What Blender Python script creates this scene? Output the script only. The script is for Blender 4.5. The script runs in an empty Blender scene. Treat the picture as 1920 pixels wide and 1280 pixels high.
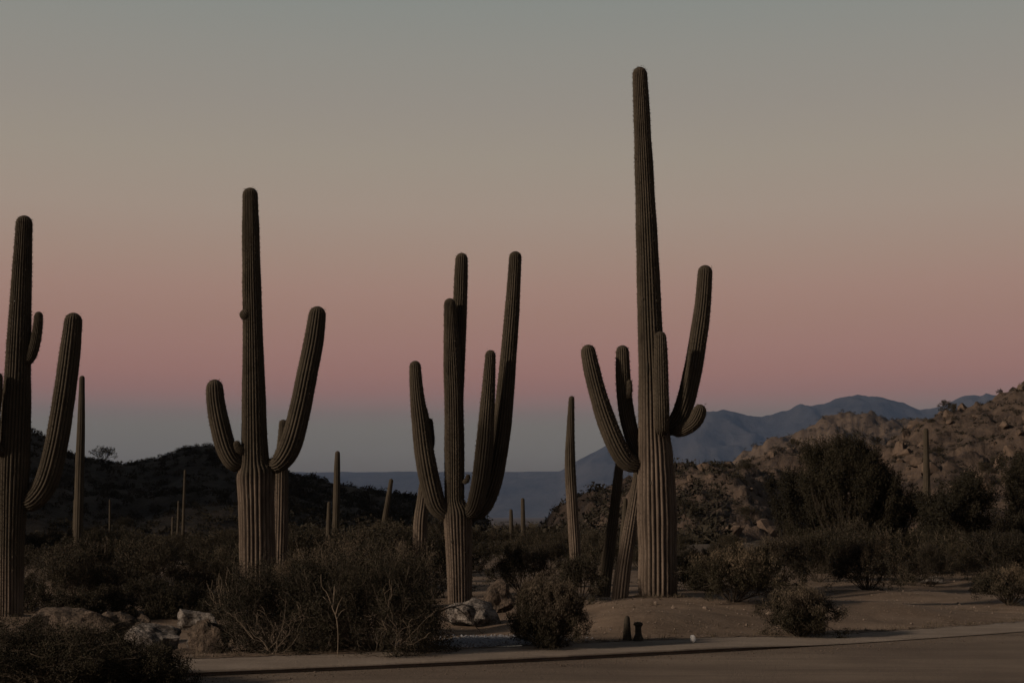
import bpy, bmesh, math
import numpy as np
from mathutils import Vector, Matrix

S = bpy.context.scene
COL = S.collection
R = math.radians

# ---------------------------------------------------------------- camera
F = 1920 * 50 / 36.0
PITCH = math.atan(325 / F)
CAM = np.array([0.0, 0.0, 1.6])
cd = bpy.data.cameras.new("camera")
cd.lens = 50; cd.sensor_width = 36; cd.clip_start = 0.1; cd.clip_end = 90000
cam = bpy.data.objects.new("camera", cd); COL.objects.link(cam)
cam.location = CAM; cam.rotation_euler = (math.pi / 2 + PITCH, 0, 0)
S.camera = cam

# ---------------------------------------------------------------- light
SUN_EL, SUN_PHI = R(20.0), R(27.0)          # low sun from the left, a little behind the camera
SUN = np.array([-math.cos(SUN_PHI) * math.cos(SUN_EL), -math.sin(SUN_PHI) * math.cos(SUN_EL), math.sin(SUN_EL)])
W = bpy.data.worlds.new("World"); S.world = W; W.use_nodes = True
nt = W.node_tree; nt.nodes.clear()
def srgb(r, g, b):
    f = lambda c: (c / 255 / 12.92) if c <= 10.3 else ((c / 255 + 0.055) / 1.055) ** 2.4
    return (f(r), f(g), f(b), 1.0)
tc = nt.nodes.new("ShaderNodeTexCoord")
sep = nt.nodes.new("ShaderNodeSeparateXYZ"); nt.links.new(tc.outputs["Generated"], sep.inputs[0])
ramp = nt.nodes.new("ShaderNodeValToRGB"); nt.links.new(sep.outputs["Z"], ramp.inputs[0])
SKY = [(0.0, (84, 78, 70)), (0.0297, (94, 85, 75)), (0.0427, (104, 96, 85)), (0.0613, (111, 102, 89)), (0.0695, (117, 100, 89)),
       (0.0770, (132, 102, 91)), (0.0856, (144, 103, 92)), (0.0986, (154, 109, 96)), (0.1173, (159, 117, 103)),
       (0.1359, (161, 123, 107)), (0.1544, (164, 129, 113)), (0.1765, (164, 136, 119)), (0.2095, (163, 144, 128)),
       (0.2456, (158, 146, 131)), (0.2810, (151, 143, 132)), (0.3156, (145, 142, 133)), (0.3460, (138, 140, 133)),
       (0.44, (112, 115, 115)), (0.62, (78, 82, 87)), (1.0, (50, 55, 63))]
el = ramp.color_ramp.elements
while len(el) < len(SKY): el.new(0.5)
for e, (p, c) in zip(el, SKY):
    e.position = p; e.color = srgb(*c)
sky = nt.nodes.new("ShaderNodeTexSky"); sky.sky_type = 'NISHITA'; sky.sun_disc = False
sky.sun_elevation = SUN_EL; sky.sun_rotation = math.atan2(SUN[0], SUN[1]) % (2 * math.pi)
bg1 = nt.nodes.new("ShaderNodeBackground"); bg1.inputs[1].default_value = 1.0; nt.links.new(ramp.outputs[0], bg1.inputs[0])
bg2 = nt.nodes.new("ShaderNodeBackground"); bg2.inputs[1].default_value = 0.05; nt.links.new(sky.outputs[0], bg2.inputs[0])
mixs = nt.nodes.new("ShaderNodeMixShader"); mixs.inputs[0].default_value = 0.03
nt.links.new(bg1.outputs[0], mixs.inputs[1]); nt.links.new(bg2.outputs[0], mixs.inputs[2])
wo = nt.nodes.new("ShaderNodeOutputWorld"); nt.links.new(mixs.outputs[0], wo.inputs[0])
sl = bpy.data.lights.new("sun", 'SUN'); sl.energy = 4.1; sl.angle = R(3.5); sl.color = (1.0, 0.80, 0.62)
so = bpy.data.objects.new("sun", sl); COL.objects.link(so)
so.rotation_euler = Vector(SUN).to_track_quat('Z', 'Y').to_euler()
S.view_settings.view_transform = 'Standard'; S.view_settings.look = 'None'
S.view_settings.gamma = 1.0; S.view_settings.exposure = 0.0; S.view_settings.use_curve_mapping = False

# ---------------------------------------------------------------- helpers
def ray(px, py):
    cx, cy = (px - 960) / F, (640 - py) / F
    sp, cp = math.sin(PITCH), math.cos(PITCH)
    return np.array([cx, cp - cy * sp, sp + cy * cp])
def P(px, py, Y):
    d = ray(px, py); return CAM + d * (Y / d[1])
def on_z(px, py, z):
    d = ray(px, py); return CAM + d * ((z - CAM[2]) / d[2])
def azel(px, py):
    d = ray(px, py); return math.degrees(math.atan2(d[0], d[1])), d[2] / math.hypot(d[0], d[1])

def sstep(a, b, x):
    t = np.clip((x - a) / (b - a), 0, 1); return t * t * (3 - 2 * t)
def _hash(ix, iy, iz, seed):
    n = (ix * 374761393 + iy * 668265263 + iz * 2147483647 + seed * 974711) & 0xffffffff
    n = ((n ^ (n >> 13)) * 1274126177) & 0xffffffff
    n = ((n ^ (n >> 15)) * 2246822519) & 0xffffffff
    return ((n ^ (n >> 16)) & 0xffffff) / float(0xffffff) * 2 - 1
def noise3(x, y, z, seed=0):
    x, y, z = np.broadcast_arrays(np.asarray(x, float), np.asarray(y, float), np.asarray(z, float))
    ix, iy, iz = np.floor(x).astype(np.int64), np.floor(y).astype(np.int64), np.floor(z).astype(np.int64)
    fx, fy, fz = x - ix, y - iy, z - iz
    u, v, w = fx * fx * (3 - 2 * fx), fy * fy * (3 - 2 * fy), fz * fz * (3 - 2 * fz)
    r = 0
    for dx in (0, 1):
        for dy in (0, 1):
            for dz in (0, 1):
                r = r + _hash(ix + dx, iy + dy, iz + dz, seed) * (u if dx else 1 - u) * (v if dy else 1 - v) * (w if dz else 1 - w)
    return r
def fbm(x, y, z=0.0, octs=4, seed=0, gain=0.5):
    a, s, f = 1.0, 0.0, 1.0
    for o in range(octs):
        s = s + a * noise3(np.asarray(x) * f + o * 17.3, np.asarray(y) * f - o * 9.1, np.asarray(z) * f, seed + o); a *= gain; f *= 2.03
    return s
def ridged(x, y, octs=4, seed=0):
    a, s, f = 1.0, 0.0, 1.0
    for o in range(octs):
        s = s + a * (1 - 2 * np.abs(noise3(x * f + o * 5.7, y * f, 0.5, seed + o))); a *= 0.5; f *= 2.1
    return s

def mesh(name, V, faces, smooth=False):
    """V (n,3); faces: (m,3) or (m,4) int array, or list of such arrays"""
    if not isinstance(faces, (list, tuple)): faces = [faces]
    faces = [np.asarray(f, np.int32) for f in faces if len(f)]
    me = bpy.data.meshes.new(name)
    V = np.asarray(V, np.float32)
    me.vertices.add(len(V)); me.vertices.foreach_set("co", V.ravel())
    li = np.concatenate([f.ravel() for f in faces])
    tot = np.concatenate([np.full(len(f), f.shape[1], np.int32) for f in faces])
    st = np.concatenate([[0], np.cumsum(tot)[:-1]]).astype(np.int32)
    me.loops.add(len(li)); me.loops.foreach_set("vertex_index", li)
    me.polygons.add(len(tot)); me.polygons.foreach_set("loop_start", st); me.polygons.foreach_set("loop_total", tot)
    me.polygons.foreach_set("use_smooth", np.full(len(tot), smooth, bool))
    me.update(calc_edges=True)
    return me
def fattr(me, name, vals):
    a = me.attributes.new(name, 'FLOAT', 'POINT'); a.data.foreach_set("value", np.asarray(vals, np.float32))
def obj(name, me, mat=None, parent=None, loc=None):
    o = bpy.data.objects.new(name, me); COL.objects.link(o)
    if mat is not None and not me.materials: me.materials.append(mat)
    if parent is not None: o.parent = parent
    if loc is not None: o.location = [float(v) for v in loc]
    return o
def empty(name, loc):
    o = bpy.data.objects.new(name, None); COL.objects.link(o); o.location = [float(v) for v in loc]
    o.empty_display_size = 0.2; return o
def tag(o, label, cat, group=None):
    o["label"] = label; o["category"] = cat
    if group: o["group"] = group
    return o
def grid_faces(nr, nc, wrap=False):
    r = np.arange(nr - 1)[:, None]; c = np.arange(nc if wrap else nc - 1)[None, :]
    c2 = (c + 1) % nc
    return np.stack([r * nc + c, r * nc + c2, (r + 1) * nc + c2, (r + 1) * nc + c], -1).reshape(-1, 4)
def copy_tree(o, parent=None):
    c = o.copy(); COL.objects.link(c); c.parent = parent
    for ch in o.children: copy_tree(ch, c)
    return c

# ---------------------------------------------------------------- materials
class NT:
    def __init__(s, name):
        s.m = bpy.data.materials.new(name); s.m.use_nodes = True; s.t = s.m.node_tree
        s.b = s.t.nodes["Principled BSDF"]; s.b.inputs["Roughness"].default_value = 0.9
        s.b.inputs["Specular IOR Level"].default_value = 0.15
    def n(s, typ, **kw):
        nd = s.t.nodes.new(typ)
        for k, v in kw.items():
            if k in nd.inputs: 
                nd.inputs[k].default_value = v
            else: setattr(nd, k, v)
        return nd
    def l(s, a, b): s.t.links.new(a, b)
    def coord(s, kind="Object"):
        return s.n("ShaderNodeTexCoord").outputs[kind]
    def noise(s, scale, detail=4, rough=0.55, vec=None, stretch=None):
        nd = s.n("ShaderNodeTexNoise"); nd.inputs["Scale"].default_value = scale
        nd.inputs["Detail"].default_value = detail; nd.inputs["Roughness"].default_value = rough
        v = vec if vec is not None else s.coord()
        if stretch:
            mp = s.n("ShaderNodeMapping"); mp.inputs["Scale"].default_value = stretch; s.l(v, mp.inputs[0]); v = mp.outputs[0]
        s.l(v, nd.inputs["Vector"]); return nd.outputs["Fac"]
    def ramp(s, fac, stops):
        nd = s.n("ShaderNodeValToRGB"); e = nd.color_ramp.elements
        while len(e) < len(stops): e.new(0.5)
        for q, (p, c) in zip(e, stops): q.position = p; q.color = (*c, 1) if len(c) == 3 else c
        s.l(fac, nd.inputs[0]); return nd.outputs[0]
    def mix(s, fac, a, b):
        nd = s.n("ShaderNodeMix", data_type='RGBA')
        for sock, v in ((nd.inputs[0], fac), (nd.inputs[6], a), (nd.inputs[7], b)):
            if hasattr(v, "links"): s.l(v, sock)
            elif isinstance(v, (int, float)): sock.default_value = v
            else: sock.default_value = (*v, 1)
        return nd.outputs[2]
    def bump(s, fac, strength, dist):
        nd = s.n("ShaderNodeBump"); nd.inputs["Strength"].default_value = strength; nd.inputs["Distance"].default_value = dist
        s.l(fac, nd.inputs["Height"]); s.l(nd.outputs[0], s.b.inputs["Normal"])
    def col(s, c):
        if hasattr(c, "links"): s.l(c, s.b.inputs["Base Color"])
        else: s.b.inputs["Base Color"].default_value = (*c, 1)
        return s.m
    def attr(s, name):
        return s.n("ShaderNodeAttribute", attribute_name=name).outputs["Fac"]

def m_two(name, c1, c2, scale, lo=0.35, hi=0.65, bump=None, detail=5, rough=0.6):
    k = NT(name); f = k.noise(scale, detail, rough)
    m = k.col(k.ramp(f, [(lo, c1), (hi, c2)]))
    if bump: k.bump(k.noise(bump[0], 5, 0.65), bump[1], bump[2])
    return m
def m_ground(name, c1, c2, c3, s1, s2, far=None):
    k = NT(name)
    a = k.ramp(k.noise(s1, 5, 0.6), [(0.36, c1), (0.64, c2)])
    g = k.noise(s2, 3, 0.7)
    b = k.mix(k.ramp(g, [(0.52, (0, 0, 0)), (0.72, (0.75, 0.75, 0.75))]), a, c3)
    st = k.ramp(k.noise(0.8, 5, 0.65, stretch=(0.3, 2.2, 1)), [(0.34, (0.55, 0.55, 0.55)), (0.56, (0, 0, 0))])
    b = k.mix(st, b, [c * 0.62 for c in c1])
    if far is not None:                       # scrub-strewn soil farther out on the plain
        sp_ = k.n("ShaderNodeSeparateXYZ"); k.l(k.coord(), sp_.inputs[0])
        mr = k.n("ShaderNodeMapRange"); mr.inputs["From Min"].default_value = 26; mr.inputs["From Max"].default_value = 70; k.l(sp_.outputs["Y"], mr.inputs["Value"])
        nz = k.ramp(k.noise(0.25, 6, 0.7), [(0.3, (*[c * 0.6 for c in far],)), (0.7, far)])
        b = k.mix(mr.outputs[0], b, nz)
    m = k.col(b); k.bump(k.noise(s2 * 0.5, 6, 0.75), 0.6, 0.03)
    return m
M = {}
M['sand'] = m_ground('sand', (0.100, 0.071, 0.050), (0.150, 0.110, 0.080), (0.205, 0.158, 0.12), 0.9, 26, (0.062, 0.048, 0.036))
M['road'] = m_ground('road_dust', (0.086, 0.065, 0.050), (0.138, 0.108, 0.083), (0.180, 0.144, 0.114), 0.35, 34)
M['pave'] = m_ground('pavement_concrete', (0.150, 0.122, 0.098), (0.190, 0.157, 0.128), (0.235, 0.198, 0.166), 1.6, 40)
M['rock_hill'] = m_two('hill_rock', (0.028, 0.021, 0.018), (0.100, 0.072, 0.054), 0.30, 0.36, 0.68, (1.6, 0.9, 0.4), 8, 0.7)
M['boulder'] = m_two('brown_boulder', (0.045, 0.033, 0.026), (0.118, 0.084, 0.062), 0.9, 0.3, 0.72, (3.0, 0.7, 0.2), 7, 0.65)
M['scrub_hill'] = m_two('scrub_soil', (0.020, 0.016, 0.012), (0.042, 0.032, 0.024), 0.35, 0.35, 0.7, (1.2, 0.8, 0.4), 7, 0.65)
M['ridge'] = m_two('ridge_rock', (0.042, 0.031, 0.024), (0.095, 0.070, 0.051), 0.08, 0.32, 0.68, (0.25, 0.8, 2.0), 8, 0.7)
M['mount'] = m_two('mountain_rock', (0.016, 0.016, 0.018), (0.036, 0.033, 0.032), 0.002, 0.35, 0.65, (0.006, 0.6, 40), 8, 0.6)
M['whiterock'] = m_two('pale_rock', (0.035, 0.028, 0.023), (0.23, 0.205, 0.185), 2.3, 0.40, 0.60, (5, 1.0, 0.12), 8, 0.72)
M['tanrock'] = m_two('tan_rock', (0.030, 0.023, 0.018), (0.140, 0.106, 0.081), 2.6, 0.38, 0.64, (5, 1.0, 0.12), 8, 0.72)
M['gravel'] = m_two('pale_gravel', (0.09, 0.092, 0.10), (0.26, 0.265, 0.285), 14, 0.3, 0.7)
M['pebble'] = m_two('pebble_stone', (0.07, 0.052, 0.04), (0.22, 0.175, 0.14), 3, 0.3, 0.7)
M['grit'] = m_two('grit_stone', (0.05, 0.038, 0.029), (0.13, 0.10, 0.078), 3, 0.3, 0.7)
M['white'] = m_two('white_stone', (0.5, 0.48, 0.46), (0.65, 0.63, 0.6), 30)
M['dark'] = m_two('dark_stub', (0.018, 0.015, 0.012), (0.038, 0.032, 0.024), 22, 0.35, 0.65, (40, 0.6, 0.01))
def m_leaf(name, c1, c2, sc=2.2):
    k = NT(name); f = k.noise(sc, 3, 0.6)
    a = k.ramp(f, [(0.34, c1), (0.66, c2)])
    oi = k.n("ShaderNodeObjectInfo").outputs["Random"]
    rr = k.ramp(oi, [(0, (0.75, 0.75, 0.75)), (1, (1.2, 1.15, 1.05))])
    mx = k.n("ShaderNodeMix", data_type='RGBA', blend_type='MULTIPLY'); mx.inputs[0].default_value = 1
    k.l(a, mx.inputs[6]); k.l(rr, mx.inputs[7])
    return k.col(mx.outputs[2])
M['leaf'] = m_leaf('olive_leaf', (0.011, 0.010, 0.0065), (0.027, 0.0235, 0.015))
M['bark'] = m_leaf('dark_bark', (0.016, 0.013, 0.010), (0.034, 0.028, 0.021), 5)
M['leaf2'] = m_leaf('grey_green_leaf', (0.017, 0.0155, 0.011), (0.040, 0.0345, 0.0245))
M['dry'] = m_leaf('dry_leaf', (0.052, 0.041, 0.029), (0.105, 0.083, 0.060), 3)
M['twig'] = m_leaf('twig_bark', (0.034, 0.027, 0.021), (0.080, 0.064, 0.050), 5)
M['paletwig'] = m_leaf('bleached_twig', (0.065, 0.052, 0.041), (0.125, 0.102, 0.083), 5)
M['scrub'] = m_leaf('far_scrub', (0.014, 0.0125, 0.009), (0.034, 0.029, 0.021), 0.3)
def m_cactus(name, c_up, c_up2, c_low, c_low2):
    k = NT(name)
    f = k.noise(5, 5, 0.6, stretch=(1, 1, 0.5))
    up = k.mix(k.ramp(f, [(0.35, (0, 0, 0)), (0.68, (1, 1, 1))]), c_up, c_up2)
    g = k.noise(9, 5, 0.65, stretch=(1, 1, 0.22))
    lo = k.mix(k.ramp(g, [(0.35, (0, 0, 0)), (0.68, (1, 1, 1))]), c_low, c_low2)
    scar = k.ramp(k.noise(3.2, 3, 0.5, stretch=(1, 1, 0.45)), [(0.66, (0, 0, 0)), (0.74, (0.8, 0.8, 0.8))])
    a = k.mix(k.attr("corky"), up, lo)
    a = k.mix(scar, a, (0.020, 0.015, 0.011))
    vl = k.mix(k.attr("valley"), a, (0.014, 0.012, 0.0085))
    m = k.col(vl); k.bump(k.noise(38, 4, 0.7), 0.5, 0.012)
    return m
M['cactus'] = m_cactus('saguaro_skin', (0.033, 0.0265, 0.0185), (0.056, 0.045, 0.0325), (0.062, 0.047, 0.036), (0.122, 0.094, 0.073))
M['spine'] = m_two('cactus_spines', (0.045, 0.036, 0.026), (0.085, 0.066, 0.048), 8)

# ---------------------------------------------------------------- terrain functions
def zt(x):                                   # height of the pavement top
    return 0.062 - 0.048 * sstep(2.2, 4.2, np.asarray(x, float))
kerb_px = [(400, 1257), (820, 1240), (1100, 1226.5), (1450, 1210), (1700, 1196), (1920, 1183)]
lip = [on_z(a, b, float(zt(np.interp(a, [1450, 1920], [2.9, 6.5])))) for a, b in kerb_px]
lipx = [p[0] for p in lip]; lipy = [p[1] for p in lip]
co = np.polyfit(lipx, lipy, 2)
def lip_y(x):
    x = np.asarray(x, float)
    y = np.polyval(co, np.clip(x, -6, 9))
    y = y + np.where(x < -6, (x + 6) * 0.36, 0) + np.where(x > 9, (np.minimum(x, 20) - 9) * 0.5 + np.maximum(x - 20, 0) * 0.12, 0)
    return y
PAVE_W = 1.32                                # measured along y
def back_y(x): return lip_y(x) + PAVE_W

def ground_z(x, y):
    x = np.asarray(x, float); y = np.asarray(y, float)
    t = y - back_y(x); r = np.hypot(x, y)
    e = sstep(0.0, 1.6, t)
    z = zt(x) + 0.006 + 0.03 * e
    z = z + e * (0.10 * fbm(x * 0.23, y * 0.23, 0, 3, 5) + 0.025 * fbm(x * 1.1, y * 1.1, 0, 3, 9))
    z = z + 0.20 * np.exp(-(((x - 2.0) / 1.5) ** 2 + ((y - 21.2) / 2.2) ** 2)) * e      # mound under the tall cactus
    z = z + 0.24 * np.exp(-(((x - 1.75) / 0.95) ** 2 + ((y - 18.9) / 1.2) ** 2)) * e
    z = z + 0.16 * np.exp(-(((x - 5.2) / 2.4) ** 2 + ((y - 22.5) / 1.1) ** 2)) * e
    z = z - 5.0 * sstep(45, 420, r) - 10 * sstep(420, 3000, r)
    z = z + sstep(30, 120, r) * 0.5 * fbm(x * 0.03, y * 0.03, 0, 3, 21)
    return z

class Hill:
    def __init__(s, name, pts, wf, wb, base, amp, nscale, seed, kind='fbm', power=1.0, calm=0.55):
        s.calm = calm
        a = np.array(pts, float); s.az, s.el, s.R = a[:, 0], a[:, 1], a[:, 2]
        s.wf, s.wb, s.base, s.amp, s.ns, s.seed, s.kind, s.name, s.power = wf, wb, base, amp, nscale, seed, kind, name, power
    def z(s, x, y):
        x = np.asarray(x, float); y = np.asarray(y, float)
        az = np.degrees(np.arctan2(x, y)); r = np.hypot(x, y)
        el = np.interp(az, s.az, s.el); Rr = np.interp(az, s.az, s.R)
        top = CAM[2] + Rr * el
        u = np.where(r < Rr, 1 - (Rr - r) / s.wf, 1 - (r - Rr) / s.wb); u = np.clip(u, 0, 1)
        pr = (u * u * (3 - 2 * u)) ** s.power
        edge = sstep(s.az[0], s.az[0] + 1.5, az) * (1 - sstep(s.az[-1] - 1.5, s.az[-1], az))
        h = (top - s.base) * pr * edge
        if s.kind == 'ridged': nz = ridged(x * s.ns, y * s.ns, 4, s.seed) - 0.6
        else: nz = fbm(x * s.ns, y * s.ns, 0, 5, s.seed, 0.6)
        if s.name == 'mountain_range': nz = nz * (0.2 + np.clip((el - 0.028) / 0.03, 0, 1))
        env = np.clip(u * 2.5, 0, 1) * edge * (1 - s.calm * sstep(0.85, 1.0, u))
        return s.base + h + s.amp * nz * env - 2.0 * (1 - np.clip(u * 12, 0, 1))
    def build(s, mat, na, nr, smooth=True):
        az = np.radians(np.linspace(s.az[0], s.az[-1], na)); Rr = np.interp(np.degrees(az), s.az, s.R)
        q = np.linspace(-1, 1, nr); rr = Rr[None, :] + np.where(q[:, None] < 0, q[:, None] * s.wf, q[:, None] * s.wb)
        x = rr * np.sin(az)[None, :]; y = rr * np.cos(az)[None, :]
        z = s.z(x, y)
        o = obj(s.name, mesh(s.name, np.stack([x, y, z], -1).reshape(-1, 3), grid_faces(nr, na), smooth), mat)
        o["kind"] = "structure"; return o
def ridge_pts(lst, pre=(), post=()):
    return list(pre) + [(*azel(a, b), rr) for a, b, rr in lst] + list(post)

scrub_hill = Hill('scrub_hill', ridge_pts(
    [(-140, 815, 225), (0, 806, 220), (60, 828, 218), (120, 857, 215), (180, 871, 215), (235, 879, 215), (300, 868, 218), (350, 853, 220),
     (390, 846, 222), (440, 852, 222), (500, 872, 222), (560, 902, 222), (620, 916, 225), (700, 926, 230), (790, 938, 235), (880, 956, 240), (960, 972, 245)],
    pre=[(-89, 0.05, 230), (-82, 0.30, 240), (-72, 0.42, 245), (-58, 0.42, 245), (-46, 0.30, 240), (-35, 0.14, 232), (-27, 0.065, 228)]),  # unseen left shoulder, raised high to cast shade on the visible slope
    150, 140, -4.5, 1.1, 0.06, 31)
rocky_hill = Hill('rocky_hill', ridge_pts(
    [(1080, 962, 190), (1130, 940, 188), (1200, 912, 184), (1262, 890, 180), (1300, 880, 176), (1350, 881, 176), (1400, 876, 180), (1450, 878, 190),
     (1520, 876, 200), (1600, 870, 206), (1650, 856, 210), (1690, 828, 213), (1735, 801, 216), (1790, 782, 220), (1830, 770, 222), (1862, 765, 224), (1882, 757, 225), (1902, 744, 226), (1930, 730, 228), (2040, 690, 235)],
    pre=[(0.4, -0.01, 192)], post=[(30, 0.14, 245), (42, 0.10, 250), (55, 0.0, 250)]),
    120, 110, -3.5, 1.7, 0.12, 57, 'fbm', 0.85, 0.2)
brown_ridge = Hill('brown_ridge', ridge_pts(
    [(1330, 900, 1700), (1400, 868, 1700), (1440, 838, 1710), (1500, 812, 1720), (1555, 795, 1730), (1600, 798, 1736), (1650, 797, 1740), (1700, 799, 1740),
     (1760, 806, 1750), (1850, 800, 1760), (1930, 800, 1770)],
    pre=[(6.3, -0.004, 1700)], post=[(26, 0.05, 1780), (34, 0.0, 1800)]),
    760, 650, -18, 15.0, 0.016, 77, 'fbm', 0.9)
mountain_range = Hill('mountain_range', ridge_pts(
    [(400, 887, 12500), (700, 886, 12500), (900, 886, 12400), (1000, 886, 12300), (1050, 884, 12200), (1080, 867, 12100), (1130, 845, 12000), (1180, 827, 12000),
     (1240, 807, 12000), (1300, 788, 12000), (1335, 783, 12000), (1380, 785, 12000), (1425, 794, 12000), (1460, 788, 12000), (1500, 773, 12000), (1545, 767, 12000),
     (1575, 755, 12000), (1610, 749, 12000), (1650, 753, 12000), (1685, 761, 12000), (1725, 777, 12000), (1760, 771, 12000), (1800, 759, 12000), (1850, 749, 12000), (1905, 751, 12000)],
    pre=[(-62, 0.018, 12500), (-40, 0.027, 12500), (-22, 0.028, 12500)], post=[(24, 0.085, 12000), (38, 0.07, 12000), (55, 0.05, 12000)]),
    2600, 1500, -30, 60.0, 0.0024, 91, 'ridged', 1.0, 0.45)
def land_z(x, y):
    z = ground_z(x, y)
    for h in (scrub_hill, rocky_hill, brown_ridge): z = np.maximum(z, h.z(x, y))
    return z
def gz(x, y): return float(land_z(np.array([x]), np.array([y]))[0])
def hit(px, py):
    d = ray(px, py); tt = np.geomspace(8, 400, 4000) / d[1]
    p = CAM[None] + d[None] * tt[:, None]
    below = p[:, 2] < ground_z(p[:, 0], p[:, 1])
    i = int(np.argmax(below)) if below.any() else -1
    return p[i]

# ---------------------------------------------------------------- ground sheet, road, pavement
az = np.unique(np.concatenate([np.linspace(-86, -24, 70), np.linspace(-24, 24, 430), np.linspace(24, 80, 60)]))
azr = np.radians(az)
rr = np.geomspace(2, 120, 6000)
r0 = []
for a in azr:
    x, y = rr * math.sin(a), rr * math.cos(a)
    r0.append(rr[int(np.argmax(y > back_y(x)))] if (y > back_y(x)).any() else 120)
r0 = np.array(r0)
rng = np.random.default_rng(3)
t = [-0.07, 0.0]; st_ = 0.07
while t[-1] < 13200: t.append(t[-1] + st_); st_ *= 1.034
t = np.array(t); nr = len(t)
rad = r0[None, :] + t[:, None]
jit = 0.06 * fbm(azr * 160, azr * 0, 0, 3, 4); rad[0] += jit
gx, gy = rad * np.sin(azr), rad * np.cos(azr)
gzv = ground_z(gx, gy)
g = obj('ground', mesh('ground', np.stack([gx, gy, gzv], -1).reshape(-1, 3), grid_faces(nr, len(az)), True), M['sand']); g["kind"] = "structure"

xs = np.concatenate([[-400, -200, -100, -60, -40, -25], np.linspace(-16, 16, 130), [20, 30, 45, 70, 120, 250, 400]])
ly = lip_y(xs)
road_v = np.concatenate([np.stack([xs, ly + 0.12, xs * 0], -1), np.stack([xs, xs * 0 - 10.0, xs * 0], -1), np.stack([xs, xs * 0 - 400.0, xs * 0], -1)])
n = len(xs)
road = obj('road', mesh('road', road_v, grid_faces(3, n)[:, ::-1], False), M['road']); road["kind"] = "structure"
zz = zt(xs)
wob = 0.012 * fbm(xs * 2.0, xs * 0, 0, 3, 44)
rows = [np.stack([xs, ly + 0.10, zz * 0 - 0.12], -1), np.stack([xs, ly + 0.07 + wob * 2, zz * 0.55 - 0.004], -1), np.stack([xs, ly + wob, zz * 0.62], -1), np.stack([xs, ly + wob, zz - 0.018 * zz / 0.062], -1), np.stack([xs, ly + 0.006 + wob, zz - 0.006], -1), np.stack([xs, ly + 0.022 + wob, zz], -1),
        np.stack([xs, ly + 0.6, zz], -1), np.stack([xs, ly + PAVE_W, zz], -1), np.stack([xs, ly + PAVE_W + 0.02, zz * 0 - 0.12], -1)]
pv = obj('pavement', mesh('pavement', np.concatenate(rows), grid_faces(len(rows), n), False), M['pave']); pv["kind"] = "structure"

scrub_hill.build(M['scrub_hill'], 420, 110)
rh = rocky_hill.build(M['rock_hill'], 680, 260, True)
brown_ridge.build(M['ridge'], 480, 160)
mountain_range.build(M['mount'], 1100, 130)

# unseen scrubby mound added left of the view to shade the left thicket
q = np.linspace(0, 1, 40)[:, None]; a = np.linspace(0, 2 * math.pi, 120, endpoint=False)[None, :]
kx = -47 + 21 * q * np.cos(a); ky = 35 + 23 * q * np.sin(a)
kz = -0.6 + 16.5 * (1 - sstep(0.0, 1.0, q)) + 1.4 * (1 - q) * fbm(kx * 0.12, ky * 0.12, 0, 4, 3)
kn = obj('added_shade_knoll', mesh('added_shade_knoll', np.stack([kx, ky, kz], -1).reshape(-1, 3), grid_faces(40, 120, True), True), M['scrub_hill']); kn["kind"] = "structure"

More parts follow.
